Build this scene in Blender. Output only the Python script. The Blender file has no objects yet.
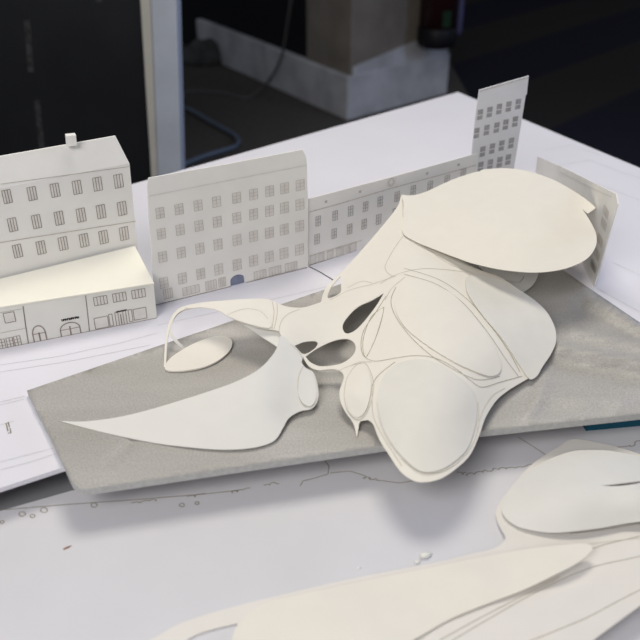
import bpy, bmesh, math, random
import numpy as np
from mathutils import Vector, Matrix
from mathutils.geometry import delaunay_2d_cdt
random.seed(7)
C = bpy.context.scene.collection
# ------------------------------------------------------------------ camera model
CZ = 1.145; PITCH = math.radians(31.5); FPX = 800.0
CAM = Vector((0, 0, CZ))
FW = Vector((0, math.cos(PITCH), -math.sin(PITCH)))
UP = Vector((0, math.sin(PITCH), math.cos(PITCH)))
RT = Vector((1, 0, 0))
BZ = 0.745          # top of the raised base board
SZ = 0.751          # top of the grey slab
PZ = 0.7205         # top of the lower printed plan
TZ = 0.720          # table top

def ray(px, py): return FW*FPX + RT*(px-320) + UP*(320-py)
def U(px, py, z):
    d = ray(px, py); return CAM + d*((z-CZ)/d.z)
def UY(px, py, y):
    d = ray(px, py); return CAM + d*(y/d.y)

# ------------------------------------------------------------------ materials
def mat(name, col, rough=0.75, noise=0.0, nscale=200, bump=0.0, bscale=600, metal=0.0, spec=0.3, transl=0.0, col2=None):
    m = bpy.data.materials.new(name); m.use_nodes = True
    nt = m.node_tree; b = nt.nodes['Principled BSDF']
    b.inputs['Base Color'].default_value = (*col, 1); b.inputs['Roughness'].default_value = rough
    b.inputs['Metallic'].default_value = metal; b.inputs['Specular IOR Level'].default_value = spec
    tc = nt.nodes.new('ShaderNodeTexCoord')
    if noise > 0 or col2:
        n = nt.nodes.new('ShaderNodeTexNoise'); n.inputs['Scale'].default_value = nscale
        n.inputs['Detail'].default_value = 5
        nt.links.new(tc.outputs['Object'], n.inputs['Vector'])
        r = nt.nodes.new('ShaderNodeValToRGB')
        c2 = col2 if col2 else tuple(c*(1-noise) for c in col)
        r.color_ramp.elements[0].position = 0.35; r.color_ramp.elements[1].position = 0.65
        r.color_ramp.elements[0].color = (*c2, 1); r.color_ramp.elements[1].color = (*col, 1)
        nt.links.new(n.outputs['Fac'], r.inputs['Fac']); nt.links.new(r.outputs['Color'], b.inputs['Base Color'])
    if bump > 0:
        n2 = nt.nodes.new('ShaderNodeTexNoise'); n2.inputs['Scale'].default_value = bscale
        n2.inputs['Detail'].default_value = 4
        nt.links.new(tc.outputs['Object'], n2.inputs['Vector'])
        bp = nt.nodes.new('ShaderNodeBump'); bp.inputs['Strength'].default_value = bump
        bp.inputs['Distance'].default_value = 0.001
        nt.links.new(n2.outputs['Fac'], bp.inputs['Height']); nt.links.new(bp.outputs['Normal'], b.inputs['Normal'])
    if transl > 0:
        t = nt.nodes.new('ShaderNodeBsdfTranslucent'); t.inputs['Color'].default_value = (*col, 1)
        mx = nt.nodes.new('ShaderNodeMixShader'); mx.inputs[0].default_value = transl
        o = nt.nodes['Material Output']
        nt.links.new(b.outputs[0], mx.inputs[1]); nt.links.new(t.outputs[0], mx.inputs[2]); nt.links.new(mx.outputs[0], o.inputs['Surface'])
    return m

M_card   = mat('cream_card', (0.86, 0.82, 0.74), 0.8, 0.02, 60, 0.12, 900, transl=0.06)
M_greyc  = mat('pale_grey_card', (0.76, 0.735, 0.675), 0.8, 0.03, 60, 0.15, 900)
M_cardw  = mat('white_card', (0.80, 0.785, 0.745), 0.8, 0.02, 60, 0.12, 900, transl=0.06)
M_score  = mat('score_line', (0.42, 0.38, 0.30), 0.9, 0.2, 300)
M_scoref = mat('faint_score_line', (0.60, 0.57, 0.48), 0.9, 0.1, 300)
M_facade = mat('facade_paper', (0.88, 0.86, 0.82), 0.85, 0.05, 25, 0.05, 900)
M_facadw = mat('shop_paper', (0.80, 0.79, 0.74), 0.85, 0.05, 25, 0.05, 900)
M_roof   = mat('roof_paper', (0.90, 0.87, 0.76), 0.85, 0.02, 40)
M_ink    = mat('window_ink', (0.32, 0.265, 0.235), 0.9, 0.3, 200)
M_inkf   = mat('faint_window_ink', (0.60, 0.55, 0.49), 0.9, 0.2, 200)
M_inkg   = mat('grey_window_ink', (0.42, 0.41, 0.42), 0.9, 0.2, 200)
M_black  = mat('black_ink', (0.03, 0.03, 0.03), 0.9, 0.2, 200)
M_glass  = mat('tinted_print', (0.79, 0.76, 0.715), 0.9, 0.1, 100)
M_board  = mat('base_board_paper', (0.77, 0.755, 0.81), 0.7, 0.03, 8, 0.03, 400)
M_plan   = mat('plan_paper', (0.68, 0.67, 0.70), 0.6, 0.04, 12, 0.04, 300)
M_planln = mat('plan_print', (0.24, 0.20, 0.13), 0.9, 0.2, 300)
M_boardln= mat('street_print', (0.64, 0.63, 0.67), 0.9, 0.1, 300)
M_seam   = mat('board_seam', (0.10, 0.10, 0.11), 0.9, 0.1, 300)
M_fgbase = mat('pale_cream_card', (0.79, 0.755, 0.71), 0.8, 0.02, 60, 0.1, 900)
M_facshade   = mat('tower_paper_shaded', (0.78, 0.78, 0.80), 0.85, 0.05, 25)  # facade paper greyed down, the tower's shade is put into its colour
M_doorshade   = mat('blue_grey_door_shade', (0.26, 0.29, 0.40), 0.9, 0.25, 60)  # shade seen through the arched opening, put into the colour
M_table  = mat('table_top_laminate', (0.22, 0.22, 0.23), 0.5, 0.1, 20)
M_teal   = mat('teal_foam', (0.006, 0.10, 0.16), 0.6, 0.1, 60)
M_foam   = mat('white_foam', (0.6, 0.6, 0.6), 0.8, 0.1, 60)
M_ext_r  = mat('red_paint', (0.03, 0.008, 0.008), 0.4, 0.1, 10)
M_ext_b  = mat('black_rubber', (0.006, 0.006, 0.008), 0.5, 0.1, 10)
M_ext_g  = mat('green_label', (0.012, 0.045, 0.02), 0.5, 0.3, 60)
M_ext_w  = mat('blue_grey_nozzle', (0.10, 0.10, 0.20), 0.4, 0.1, 20)
M_post   = mat('brushed_aluminium', (0.50, 0.54, 0.62), 0.5, 0.1, 12, metal=0.0)
M_postc  = mat('cream_post_edge', (0.55, 0.53, 0.48), 0.6, 0.1, 12)
M_panel  = mat('black_panel', (0.012, 0.013, 0.016), 0.45, 0.3, 6)
M_refl    = mat('panel_reflection', (0.05, 0.052, 0.056), 0.8, 0.6, 90)  # pale tone of reflections on the black panel
M_column = mat('column_paint', (0.32, 0.28, 0.235), 0.8, 0.3, 5, 0.1, 60)
M_plinth = mat('plinth_paint', (0.70, 0.70, 0.72), 0.75, 0.3, 6, 0.1, 60)
M_cable  = mat('grey_cable', (0.17, 0.17, 0.165), 0.6, 0.1, 20)
M_tube   = mat('blue_grey_tube', (0.20, 0.25, 0.33), 0.35, 0.1, 20, metal=0.3)
M_bag    = mat('dark_grey_cloth', (0.12, 0.12, 0.115), 0.9, 0.4, 15, 0.3, 40)
M_wall   = mat('dark_wall', (0.010, 0.010, 0.012), 0.9, 0.2, 4)
M_crumb  = mat('brown_crumb', (0.30, 0.13, 0.05), 0.8, 0.2, 400)
M_crumbw = mat('white_crumb', (0.85, 0.85, 0.8), 0.8, 0.05, 400)

# grey slab: speckled card with darker rubbed fibres and wrinkles towards its right end
def slab_material():
    m = bpy.data.materials.new('grey_slab_felt'); m.use_nodes = True
    nt = m.node_tree; b = nt.nodes['Principled BSDF']; N = nt.nodes.new; L = nt.links.new
    b.inputs['Roughness'].default_value = 0.5; b.inputs['Specular IOR Level'].default_value = 0.5
    tc = N('ShaderNodeTexCoord')
    n1 = N('ShaderNodeTexNoise'); n1.inputs['Scale'].default_value = 700; n1.inputs['Detail'].default_value = 3
    n2 = N('ShaderNodeTexNoise'); n2.inputs['Scale'].default_value = 9; n2.inputs['Detail'].default_value = 5
    L(tc.outputs['Object'], n1.inputs['Vector'])
    mp = N('ShaderNodeMapping'); mp.inputs['Scale'].default_value = (0.6, 2.2, 1); mp.inputs['Rotation'].default_value = (0, 0, 0.35)
    L(tc.outputs['Object'], mp.inputs['Vector']); L(mp.outputs[0], n2.inputs['Vector'])
    r1 = N('ShaderNodeValToRGB'); r1.color_ramp.elements[0].position = .3; r1.color_ramp.elements[1].position = .7
    r1.color_ramp.elements[0].color = (0.40, 0.385, 0.365, 1); r1.color_ramp.elements[1].color = (0.56, 0.54, 0.51, 1)
    r2 = N('ShaderNodeValToRGB'); r2.color_ramp.elements[0].position = .3; r2.color_ramp.elements[1].position = .7
    r2.color_ramp.elements[0].color = (0.76, 0.745, 0.72, 1); r2.color_ramp.elements[1].color = (1, 1, 1, 1)
    L(n1.outputs['Fac'], r1.inputs[0]); L(n2.outputs['Fac'], r2.inputs[0])
    mx = N('ShaderNodeMixRGB'); mx.blend_type = 'MULTIPLY'; mx.inputs[0].default_value = 1
    L(r1.outputs[0], mx.inputs[1]); L(r2.outputs[0], mx.inputs[2]); 
    L(mx.outputs[0], b.inputs['Base Color'])
    bp = N('ShaderNodeBump'); bp.inputs['Strength'].default_value = .25; bp.inputs['Distance'].default_value = 0.0006
    L(n1.outputs['Fac'], bp.inputs['Height']); L(bp.outputs[0], b.inputs['Normal'])
    return m
M_slab = slab_material()
M_slabedge = mat('slab_edge', (0.50, 0.50, 0.49), 0.7, 0.15, 300)

def floor_material():
    m = bpy.data.materials.new('dark_carpet'); m.use_nodes = True
    nt = m.node_tree; b = nt.nodes['Principled BSDF']; N = nt.nodes.new; L = nt.links.new
    b.inputs['Roughness'].default_value = 0.85; b.inputs['Specular IOR Level'].default_value = 0.2
    tc = N('ShaderNodeTexCoord'); mp = N('ShaderNodeMapping'); mp.inputs['Rotation'].default_value = (0, 0, STRIPE_ROT)
    L(tc.outputs['Object'], mp.inputs['Vector'])
    sx = N('ShaderNodeSeparateXYZ'); L(mp.outputs[0], sx.inputs[0])
    ma = N('ShaderNodeMath'); ma.operation = 'MULTIPLY_ADD'; ma.inputs[1].default_value = 1/STRIPE_P; ma.inputs[2].default_value = STRIPE_O
    L(sx.outputs['Y'], ma.inputs[0])
    fr = N('ShaderNodeMath'); fr.operation = 'FRACT'; L(ma.outputs[0], fr.inputs[0])
    gt = N('ShaderNodeMath'); gt.operation = 'GREATER_THAN'; gt.inputs[1].default_value = .5; L(fr.outputs[0], gt.inputs[0])
    n = N('ShaderNodeTexNoise'); n.inputs['Scale'].default_value = 30; n.inputs['Detail'].default_value = 6; L(tc.outputs['Object'], n.inputs['Vector'])
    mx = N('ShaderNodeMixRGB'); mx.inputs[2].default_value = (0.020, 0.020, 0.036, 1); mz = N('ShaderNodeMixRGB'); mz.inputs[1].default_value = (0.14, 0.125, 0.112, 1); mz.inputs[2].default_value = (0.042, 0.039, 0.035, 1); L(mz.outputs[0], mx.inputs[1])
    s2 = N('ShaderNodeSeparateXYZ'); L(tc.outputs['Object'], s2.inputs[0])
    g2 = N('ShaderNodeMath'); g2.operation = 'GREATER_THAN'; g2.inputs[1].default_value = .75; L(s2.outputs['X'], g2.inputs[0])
    L(g2.outputs[0], mz.inputs[0])  # right-hand zone darkened, light falloff put into the brown
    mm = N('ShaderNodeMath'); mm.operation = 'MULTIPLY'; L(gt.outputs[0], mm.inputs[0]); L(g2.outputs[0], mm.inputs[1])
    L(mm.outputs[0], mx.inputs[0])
    m2 = N('ShaderNodeMixRGB'); m2.blend_type = 'MULTIPLY'; m2.inputs[0].default_value = .5
    L(mx.outputs[0], m2.inputs[1]); L(n.outputs['Fac'], m2.inputs[2]); L(m2.outputs[0], b.inputs['Base Color'])
    return m

# ------------------------------------------------------------------ object helpers
def link(o, parent=None):
    C.objects.link(o)
    if parent:
        o.parent = parent; o.matrix_parent_inverse = Matrix.Translation(-parent.location) if not parent.parent else Matrix.Identity(4)
    return o
def tag(o, label=None, cat=None, group=None, kind=None):
    if label: o['label'] = label
    if cat: o['category'] = cat
    if group: o['group'] = group
    if kind: o['kind'] = kind
    return o
def thing(name, loc, label, cat, group=None):
    o = bpy.data.objects.new(name, None); o.location = loc; o.empty_display_size = 0.02
    C.objects.link(o); return tag(o, label, cat, group)
def mesh_obj(name, verts, faces, mats, parent=None, fmats=None, smooth=False, origin=None):
    me = bpy.data.meshes.new(name)
    org = Vector((0, 0, 0))
    if parent is None or origin is not None:
        if origin is not None: org = Vector(origin)
        else:
            vs = [Vector(v) for v in verts]
            org = Vector((sum(v.x for v in vs)/len(vs), sum(v.y for v in vs)/len(vs), min(v.z for v in vs)))
    me.from_pydata([tuple(Vector(v)-org) for v in verts], [], faces); me.validate()
    for m in (mats if isinstance(mats, (list, tuple)) else [mats]): me.materials.append(m)
    if fmats:
        for p, k in zip(me.polygons, fmats): p.material_index = k
    if smooth:
        for p in me.polygons: p.use_smooth = True
    me.update()
    o = bpy.data.objects.new(name, me)
    if parent is None: o.location = org
    return link(o, parent)

class MB:
    def __init__(s): s.v = []; s.f = []; s.m = []
    def add(s, vs, fs, m=0):
        k = len(s.v); s.v += [Vector(v) for v in vs]; s.f += [tuple(i+k for i in f) for f in fs]; s.m += [m]*len(fs)
    def prism(s, poly, d, m=0, msurf=None):
        """polygon (list of Vector) extruded by vector d"""
        n = len(poly); vs = list(poly)+[p+d for p in poly]
        fs = [tuple(range(n)), tuple(range(2*n-1, n-1, -1))]
        s.add(vs, fs, m)
        k = len(s.v)-2*n
        for i in range(n):
            j = (i+1) % n
            s.f.append((k+i, k+n+i, k+n+j, k+j)); s.m.append(m if msurf is None else msurf)
    def quad(s, a, b, c, d, m=0): s.add([a, b, c, d], [(0, 1, 2, 3)], m)
    def tube(s, pts, r, m=0, n=10):
        pts = [Vector(p) for p in pts]; rings = []
        ref = Vector((0, 0, 1))
        for i, p in enumerate(pts):
            t = (pts[min(i+1, len(pts)-1)]-pts[max(i-1, 0)]).normalized()
            a = t.cross(ref)
            if a.length < 1e-4: a = t.cross(Vector((1, 0, 0)))
            a.normalize(); b = t.cross(a)
            rr = r[i] if isinstance(r, (list, tuple)) else r
            rings.append([p+(a*math.cos(2*math.pi*k/n)+b*math.sin(2*math.pi*k/n))*rr for k in range(n)])
        vs = [v for R in rings for v in R]; fs = []
        for i in range(len(rings)-1):
            for k in range(n):
                fs.append((i*n+k, i*n+(k+1) % n, (i+1)*n+(k+1) % n, (i+1)*n+k))
        fs.append(tuple(range(n-1, -1, -1))); fs.append(tuple((len(rings)-1)*n+k for k in range(n)))
        s.add(vs, fs, m)
    def lathe(s, c, prof, m=0, n=32):
        """prof: (r, z) bottom to top around c"""
        vs = []; fs = []
        for r, z in prof:
            for k in range(n):
                a = 2*math.pi*k/n; vs.append(Vector(c)+Vector((r*math.cos(a), r*math.sin(a), z)))
        for i in range(len(prof)-1):
            for k in range(n):
                fs.append((i*n+k, i*n+(k+1) % n, (i+1)*n+(k+1) % n, (i+1)*n+k))
        fs.append(tuple(range(n-1, -1, -1))); fs.append(tuple((len(prof)-1)*n+k for k in range(n)))
        s.add(vs, fs, m)
    def build(s, name, mats, parent=None, smooth=False, bevel=0, origin=None):
        o = mesh_obj(name, s.v, s.f, mats, parent, s.m, smooth, origin)
        bm = bmesh.new(); bm.from_mesh(o.data); bmesh.ops.recalc_face_normals(bm, faces=bm.faces); bm.to_mesh(o.data); bm.free()
        if bevel:
            md = o.modifiers.new('bevel', 'BEVEL'); md.width = bevel; md.segments = 2; md.limit_method = 'ANGLE'
        return o

# ------------------------------------------------------------------ curves in the sheet's own parameter plane
def cr(p0, p1, p2, p3, n):
    out = []
    for i in range(n):
        t = i/n; t2 = t*t; t3 = t2*t
        out.append(tuple(0.5*((2*p1[k])+(-p0[k]+p2[k])*t+(2*p0[k]-5*p1[k]+4*p2[k]-p3[k])*t2+(-p0[k]+3*p1[k]-3*p2[k]+p3[k])*t3) for k in (0, 1)))
    return out
def smooth_path(pts, closed=False, step=3.0):
    """Catmull-Rom through (x, y) points; a point (x, y, 1) is a sharp corner"""
    n = len(pts); out = []
    P = [(p[0], p[1]) for p in pts]; corner = [len(p) > 2 for p in pts]
    segs = n if closed else n-1
    for i in range(segs):
        a, b = P[i], P[(i+1) % n]
        pa = P[i-1] if (closed or i > 0) else a
        pb = P[(i+2) % n] if (closed or i+2 < n) else b
        if corner[i]: pa = (2*a[0]-b[0], 2*a[1]-b[1]); 
        if corner[(i+1) % n]: pb = (2*b[0]-a[0], 2*b[1]-a[1])
        d = math.dist(a, b)
        # limit uneven tangents
        def lim(q, c):
            l = math.dist(q, c)
            if l > 1.6*d: return (c[0]+(q[0]-c[0])*1.6*d/l, c[1]+(q[1]-c[1])*1.6*d/l)
            return q
        pa = lim(pa, a); pb = lim(pb, b)
        out += cr(pa, a, b, pb, max(1, int(d/step+0.5)))
    if not closed: out.append(P[-1])
    return out
def inside(p, poly):
    x, y = p; c = False; n = len(poly); j = n-1
    for i in range(n):
        xi, yi = poly[i]; xj, yj = poly[j]
        if (yi > y) != (yj > y) and x < (xj-xi)*(y-yi)/(yj-yi)+xi: c = not c
        j = i
    return c
def tps(ctrl, smooth=0.0):
    """thin plate spline through (x, y, h) -> function"""
    A = np.array([[c[0], c[1]] for c in ctrl], float)/100; h = np.array([c[2] for c in ctrl], float); n = len(A)
    def K(r2): return np.where(r2 > 1e-12, r2*np.log(r2+1e-12), 0)
    D = ((A[:, None]-A[None])**2).sum(-1)
    M = np.zeros((n+3, n+3)); M[:n, :n] = K(D)+smooth*np.eye(n); M[:n, n] = 1; M[:n, n+1:] = A; M[n, :n] = 1; M[n+1:, :n] = A.T
    w = np.linalg.solve(M, np.concatenate([h, [0, 0, 0]]))
    def f(x, y):
        p = np.array([x, y])/100; r2 = ((A-p)**2).sum(-1)
        return float((w[:n]*K(r2)).sum()+w[n]+w[n+1]*p[0]+w[n+2]*p[1])
    return f

def sheet(name, outline, hf, zbase, mats, parent=None, holes=(), lines=(), thick=0.0007, lift=0.0, grid=5.0, lw=0.8, closed_smooth=True):
    """curved sheet of card: outline in the picture frame, hf gives the height in mm of every point over zbase"""
    O = smooth_path(outline, True) if closed_smooth else [(p[0], p[1]) for p in outline]
    H = [smooth_path(h, True, 2.0) for h in holes]
    pts = list(O); edges = [(i, (i+1) % len(O)) for i in range(len(O))]
    for h in H:
        k = len(pts); pts += h; edges += [(k+i, k+(i+1) % len(h)) for i in range(len(h))]
    border = list(pts)
    Ls = [(smooth_path(l[0], l[2] if len(l) > 2 else False, 3.0), l[1]) for l in lines]
    xs = [p[0] for p in O]; ys = [p[1] for p in O]
    y = min(ys); row = 0
    B = np.array(border)
    while y < max(ys):
        x = min(xs)+(grid/2 if row % 2 else 0)
        while x < max(xs):
            if inside((x, y), O) and not any(inside((x, y), h) for h in H) and ((B-np.array([x, y]))**2).sum(-1).min() > (grid*0.45)**2:
                pts.append((x, y))
            x += grid
        y += grid*0.87; row += 1
    res = delaunay_2d_cdt([Vector(p) for p in pts], edges, [], 0, 1e-5)
    V2 = [(v.x, v.y) for v in res[0]]; F = []
    for f in res[2]:
        c = (sum(V2[i][0] for i in f)/len(f), sum(V2[i][1] for i in f)/len(f))
        if inside(c, O) and not any(inside(c, h) for h in H): F.append(tuple(f))
    P3 = lambda p, l=0: U(p[0], p[1], zbase+hf(p[0], p[1])/1000+lift+l)
    V = [P3(p) for p in V2]
    used = sorted({i for f in F for i in f}); mp = {i: k for k, i in enumerate(used)}
    V = [V[i] for i in used]; F = [tuple(mp[i] for i in f) for f in F]
    # thickness: bottom copy + rim
    cnt = {}
    F2 = []
    for f in F:
        n = (V[f[1]]-V[f[0]]).cross(V[f[2]]-V[f[0]])
        F2.append(f if n.z > 0 else tuple(reversed(f)))
    F = F2
    nrm = [Vector((0, 0, 0)) for _ in V]
    for f in F:
        n = (V[f[1]]-V[f[0]]).cross(V[f[2]]-V[f[0]])
        for i in f: nrm[i] += n
        for a, b in zip(f, f[1:]+f[:1]): cnt[(a, b)] = cnt.get((a, b), 0)+1
    k = len(V); Vb = [v-(n.normalized() if n.length > 0 else Vector((0, 0, 1)))*thick for v, n in zip(V, nrm)]
    faces = list(F)+[tuple(reversed([i+k for i in f])) for f in F]; fm = [0]*len(faces)
    allv = V+Vb
    rim = {}
    def rv(i):
        if i not in rim: rim[i] = len(allv); allv.append(V[i] if i < k else Vb[i-k])
        return rim[i]
    for (a, b) in cnt:
        if (b, a) not in cnt: faces.append((rv(b), rv(a), rv(a+k), rv(b+k))); fm.append(0)
    for (pl, mi) in Ls:
        q = [p for p in pl]
        Q = [P3(p, 0.00022) for p in q]; w = lw/1000/2
        base = len(allv)
        for i, p in enumerate(Q):
            t = (Q[min(i+1, len(Q)-1)]-Q[max(i-1, 0)])
            s = t.cross(Vector((0, 0, 1)))
            s = s.normalized()*w if s.length > 0 else Vector((w, 0, 0))
            allv += [p-s, p+s]
        for i in range(len(Q)-1):
            faces.append((base+2*i, base+2*i+1, base+2*i+3, base+2*i+2)); fm.append(mi)
    o = mesh_obj(name, allv, faces, mats, parent, fm, True, origin=(parent.location if False else None))
    return o
def ribbon_outline(path, widths):
    p = smooth_path(path, False, 3.0); n = len(p); L = []; R = []
    for i, a in enumerate(p):
        t = (p[min(i+1, n-1)][0]-p[max(i-1, 0)][0], p[min(i+1, n-1)][1]-p[max(i-1, 0)][1]); l = math.hypot(*t) or 1
        u = i/(n-1)*(len(widths)-1); k = min(int(u), len(widths)-2); w = widths[k]+(widths[k+1]-widths[k])*(u-k)
        nx, ny = -t[1]/l*w/2, t[0]/l*w/2
        L.append((a[0]+nx, a[1]+ny)); R.append((a[0]-nx, a[1]-ny))
    return L+R[::-1]

# ================================================================== SETTING
e0 = U(458, 92, BZ); eR = (U(640, 168, BZ)-e0).normalized(); eL = (U(184, 169.5, BZ)-e0).normalized()
STRIPE_DIR = (U(620, 20, 0)-U(460, 62, 0)).normalized()
_a = U(460, 62, 0); _b = U(584, 24, 0)
STRIPE_ROT = -math.atan2((_b-_a).y, (_b-_a).x)
def _rotY(p): return p.x*math.sin(STRIPE_ROT)+p.y*math.cos(STRIPE_ROT)
yA = _rotY(_a); yB = _rotY(U(552, 128, 0))
STRIPE_P = abs(yA-yB)
STRIPE_O = -yA/STRIPE_P + 0.0
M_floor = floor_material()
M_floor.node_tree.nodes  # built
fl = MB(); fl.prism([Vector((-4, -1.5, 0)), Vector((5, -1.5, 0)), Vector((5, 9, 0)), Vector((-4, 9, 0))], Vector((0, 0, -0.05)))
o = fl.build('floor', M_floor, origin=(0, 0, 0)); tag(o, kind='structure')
w = MB(); w.prism([Vector((-4, 9, 0)), Vector((5, 9, 0)), Vector((5, 9.1, 0)), Vector((-4, 9.1, 0))], Vector((0, 0, 3)))
o = w.build('wall_back', M_wall); tag(o, kind='structure')

# concrete pillar with a projecting plinth
q0 = U(347, 121, 0); qR = U(447, 94, 0); qL = U(265, 84, 0)
dR = (qR-q0); lenR = dR.length; dR.normalize(); dL = (qL-q0).normalized()
# plinth top from the picture
def height_at(px, py, base):        # height where the ray passes over the vertical line through base
    d = ray(px, py); t = base.y/d.y; return CZ+d.z*t
plh = height_at(349, 77, q0)
m = MB()
LW = 1.55
A = q0; B = q0+dR*lenR; back = dL*LW
m.prism([A, B, B+dL*0.75, A+dL*0.75], Vector((0, 0, plh)))
o = m.build('trim_1', M_plinth, bevel=0.006); tag(o, kind='structure')
m = MB(); m.prism([A+dL*0.7501, A+dL*0.7501+dR*0.10, A+dL*LW+dR*0.10, A+dL*LW], Vector((0, 0, plh)))
o = m.build('trim_2', M_plinth, bevel=0.006); tag(o, kind='structure')
cA = A+dR*0.02+dL*0.008; cB = B+dL*0.008
m = MB(); zv = Vector((0, 0, plh)); m.prism([cA+zv, cB+zv, cB+dL*0.36+zv, cA+dL*0.36+zv], Vector((0, 0, 2.2)))
_fn = Vector((dR.y, -dR.x, 0)); _fn = -_fn if _fn.y > 0 else _fn
def onface(px, py):
    r = ray(px, py); p0 = cA+_fn*.002; return CAM+r*((p0-CAM).dot(_fn)/r.dot(_fn))
pa = [onface(353, 67), onface(405, 45), onface(449, 27)]
lo = [Vector((pa[2].x, pa[2].y, plh+.001)), Vector((pa[0].x, pa[0].y, plh+.001))]
m.prism([pa[0], pa[1], pa[2]]+lo, -_fn*.0019, 1)
o = m.build('wall_pillar', [M_column, M_plinth], bevel=0)
tag(o, kind='structure')

w = MB(); _a = A+dL*.372+dR*.035; w.prism([_a, _a+dL*3.5, _a+dL*3.5+dR*.05, _a+dR*.05], Vector((0, 0, 2.4)))
o = w.build('wall_left', M_wall); tag(o, kind='structure')
# fire extinguisher in front of the pillar's right-hand face
def extinguisher():
    hb = 0.27
    c = None
    nrm = Vector((dR.y, -dR.x, 0)).normalized()
    if nrm.y > 0: nrm = -nrm
    R = 0.088
    for k in range(200):          # slide along the face until its axis is over column x = 432
        p = A+dR*(lenR*k/199)+nrm*(R+0.012); d = p-CAM
        sx = 320+FPX*d.dot(RT)/d.dot(FW)
        if sx >= 431: c = p; break
    c = Vector((c.x, c.y, 0)); hb = height_at(431, 46, c)
    c.z = hb
    t = thing('fire_extinguisher', c, 'dark red fire extinguisher with a black base hanging on the pillar', 'fire extinguisher')
    m = MB(); m.lathe(c, [(R-.012, 0), (R-.002, .006), (R+.002, .02), (R+.002, .085), (R-.002, .09)]); m.build('base', M_ext_b, t, True)
    m = MB(); m.lathe(c, [(R-.003, .0901), (R-.003, .42), (R-.015, .46), (R-.05, .49), (.02, .50), (.02, .53)]); m.build('body', M_ext_r, t, True)
    m = MB()
    f = (CAM-c); f.z = 0; f.normalize(); a0 = math.atan2(f.y, f.x)
    vs = []; n = 8
    for i in range(n+1):
        a = a0+0.25+(i/n)*0.5
        for z in (.10, .17): vs.append(c+Vector((math.cos(a)*R, math.sin(a)*R, z)))
    m.add(vs, [(2*i, 2*i+2, 2*i+3, 2*i+1) for i in range(n)])
    o = m.build('label_sticker', M_ext_g, t, True); o['label'] = 'green sticker'
    m = MB(); s = f.cross(Vector((0, 0, 1))); s = -s if s.x < 0 else s
    m.tube([c+s*(R+.012)+Vector((0, 0, z)) for z in (.05, .07, .15, .3, .42)]+[c+Vector((0, 0, .52))], [.008, .014, .014, .01, .01, .01])
    m.build('hose', M_ext_w, t, True)
    m = MB(); m.prism([c+Vector((-.03, -.012, .531)), c+Vector((.08, -.012, .545)), c+Vector((.08, .012, .545)), c+Vector((-.03, .012, .531))], Vector((0, 0, .02)))
    m.build('handle', M_ext_b, t)
    m = MB(); m.prism([c-nrm*(R-.002)-dR*.02+Vector((0,0,.25)), c-nrm*(R-.002)+dR*.02+Vector((0,0,.25)), c-nrm*(R+.012)+dR*.02+Vector((0,0,.25)), c-nrm*(R+.012)-dR*.02+Vector((0,0,.25))], Vector((0,0,.05)))
    m.build('bracket', M_ext_b, t)
extinguisher()

# black board in an aluminium frame, standing behind the table on the left
YP = 1.75
def leanx(px0, py0, px1, py1, z):     # point at height z on the picture line, in the plane y = YP
    a = UY(px0, py0, YP); b = UY(px1, py1, YP); k = (z-a.z)/(b.z-a.z); return a+(b-a)*k
t = thing('display_board', (UY(60, 150, YP).x, YP, 0), 'large black display board in a pale grey metal frame behind the table', 'board')
ztop = 1.9
L0, L1 = leanx(140, 0, 152, 190, 0.04), leanx(140, 0, 152, 190, ztop)
m = MB(); m.prism([Vector((-1.5, YP, .04)), L0, L1, Vector((-1.5, YP, ztop))], Vector((0, .02, 0)))
pn = m.build('board_panel', M_panel, t)
for (xa, ya, xb, yb, w_) in ((27, 20, 31, 72, 5), (37, 100, 42, 150, 5), (95, -10, 99, 2, 5)):  # faint upright reflections, painted on the panel as pale strips
    m = MB(); a = UY(xa, ya, YP-.0006); b = UY(xb, yb, YP-.0006); s = Vector((w_/800*2.0/2, 0, 0))
    m.quad(a-s, a+s, b+s, b-s); o = m.build('reflection', M_refl, pn); o['label'] = 'faint grey painted reflection'
a0, a1 = leanx(143, 0, 154, 180, 0), leanx(143, 0, 154, 180, ztop)
b0, b1 = leanx(153, 0, 160, 180, 0), leanx(153, 0, 160, 180, ztop)
c0, c1 = leanx(178.3, 0, 182.8, 168, 0), leanx(178.3, 0, 182.8, 168, ztop)
F_ = Vector((0, -.03, 0))
m = MB(); m.prism([a0+F_*1.0, b0+F_, b1+F_, a1+F_], Vector((0, .07, 0))); m.build('frame_edge', M_postc, t, bevel=.002)
m = MB(); m.prism([b0+F_*.8, c0+F_*.8, c1+F_*.8, b1+F_*.8], Vector((0, .06, 0))); m.build('frame_post', M_post, t, bevel=.002)

# grey cable on the floor, climbing over the plinth
pts = [(150, 93, .006), (183, 92, .006), (200, 91, .006), (222, 93, .006), (243, 98, .006), (256, 94, .006), (266, 84, .006)]
P = [U(x, y, z) for x, y, z in pts]
# climbs in front of the plinth side
_ln = Vector((dL.y, -dL.x, 0)); _ln = -_ln if _ln.dot(CAM-A) < 0 else _ln
for (x, y) in ((271, 77), (277, 67), (281, 57), (284, 46), (286.5, 30), (289, 14), (291, 0), (292, -14)):
    r_ = ray(x, y); p0 = A+_ln*.012; P.append(CAM+r_*((p0-CAM).dot(_ln)/r_.dot(_ln)))
m = MB(); Ps = []
for i in range(len(P)-1):
    pa = P[max(i-1, 0)]; a, b = P[i], P[i+1]; pb = P[min(i+2, len(P)-1)]
    for k in range(5):
        u = k/5; Ps.append(0.5*((2*a)+(b-pa)*u+(2*pa-5*a+4*b-pb)*u*u+(3*a-pa-3*b+pb)*u**3))
Ps.append(P[-1]); m.tube(Ps, .006, n=8)
tag(m.build('cable', M_cable, smooth=True), 'thin grey cable trailing over the dark floor up to the pillar base', 'cable')

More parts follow.
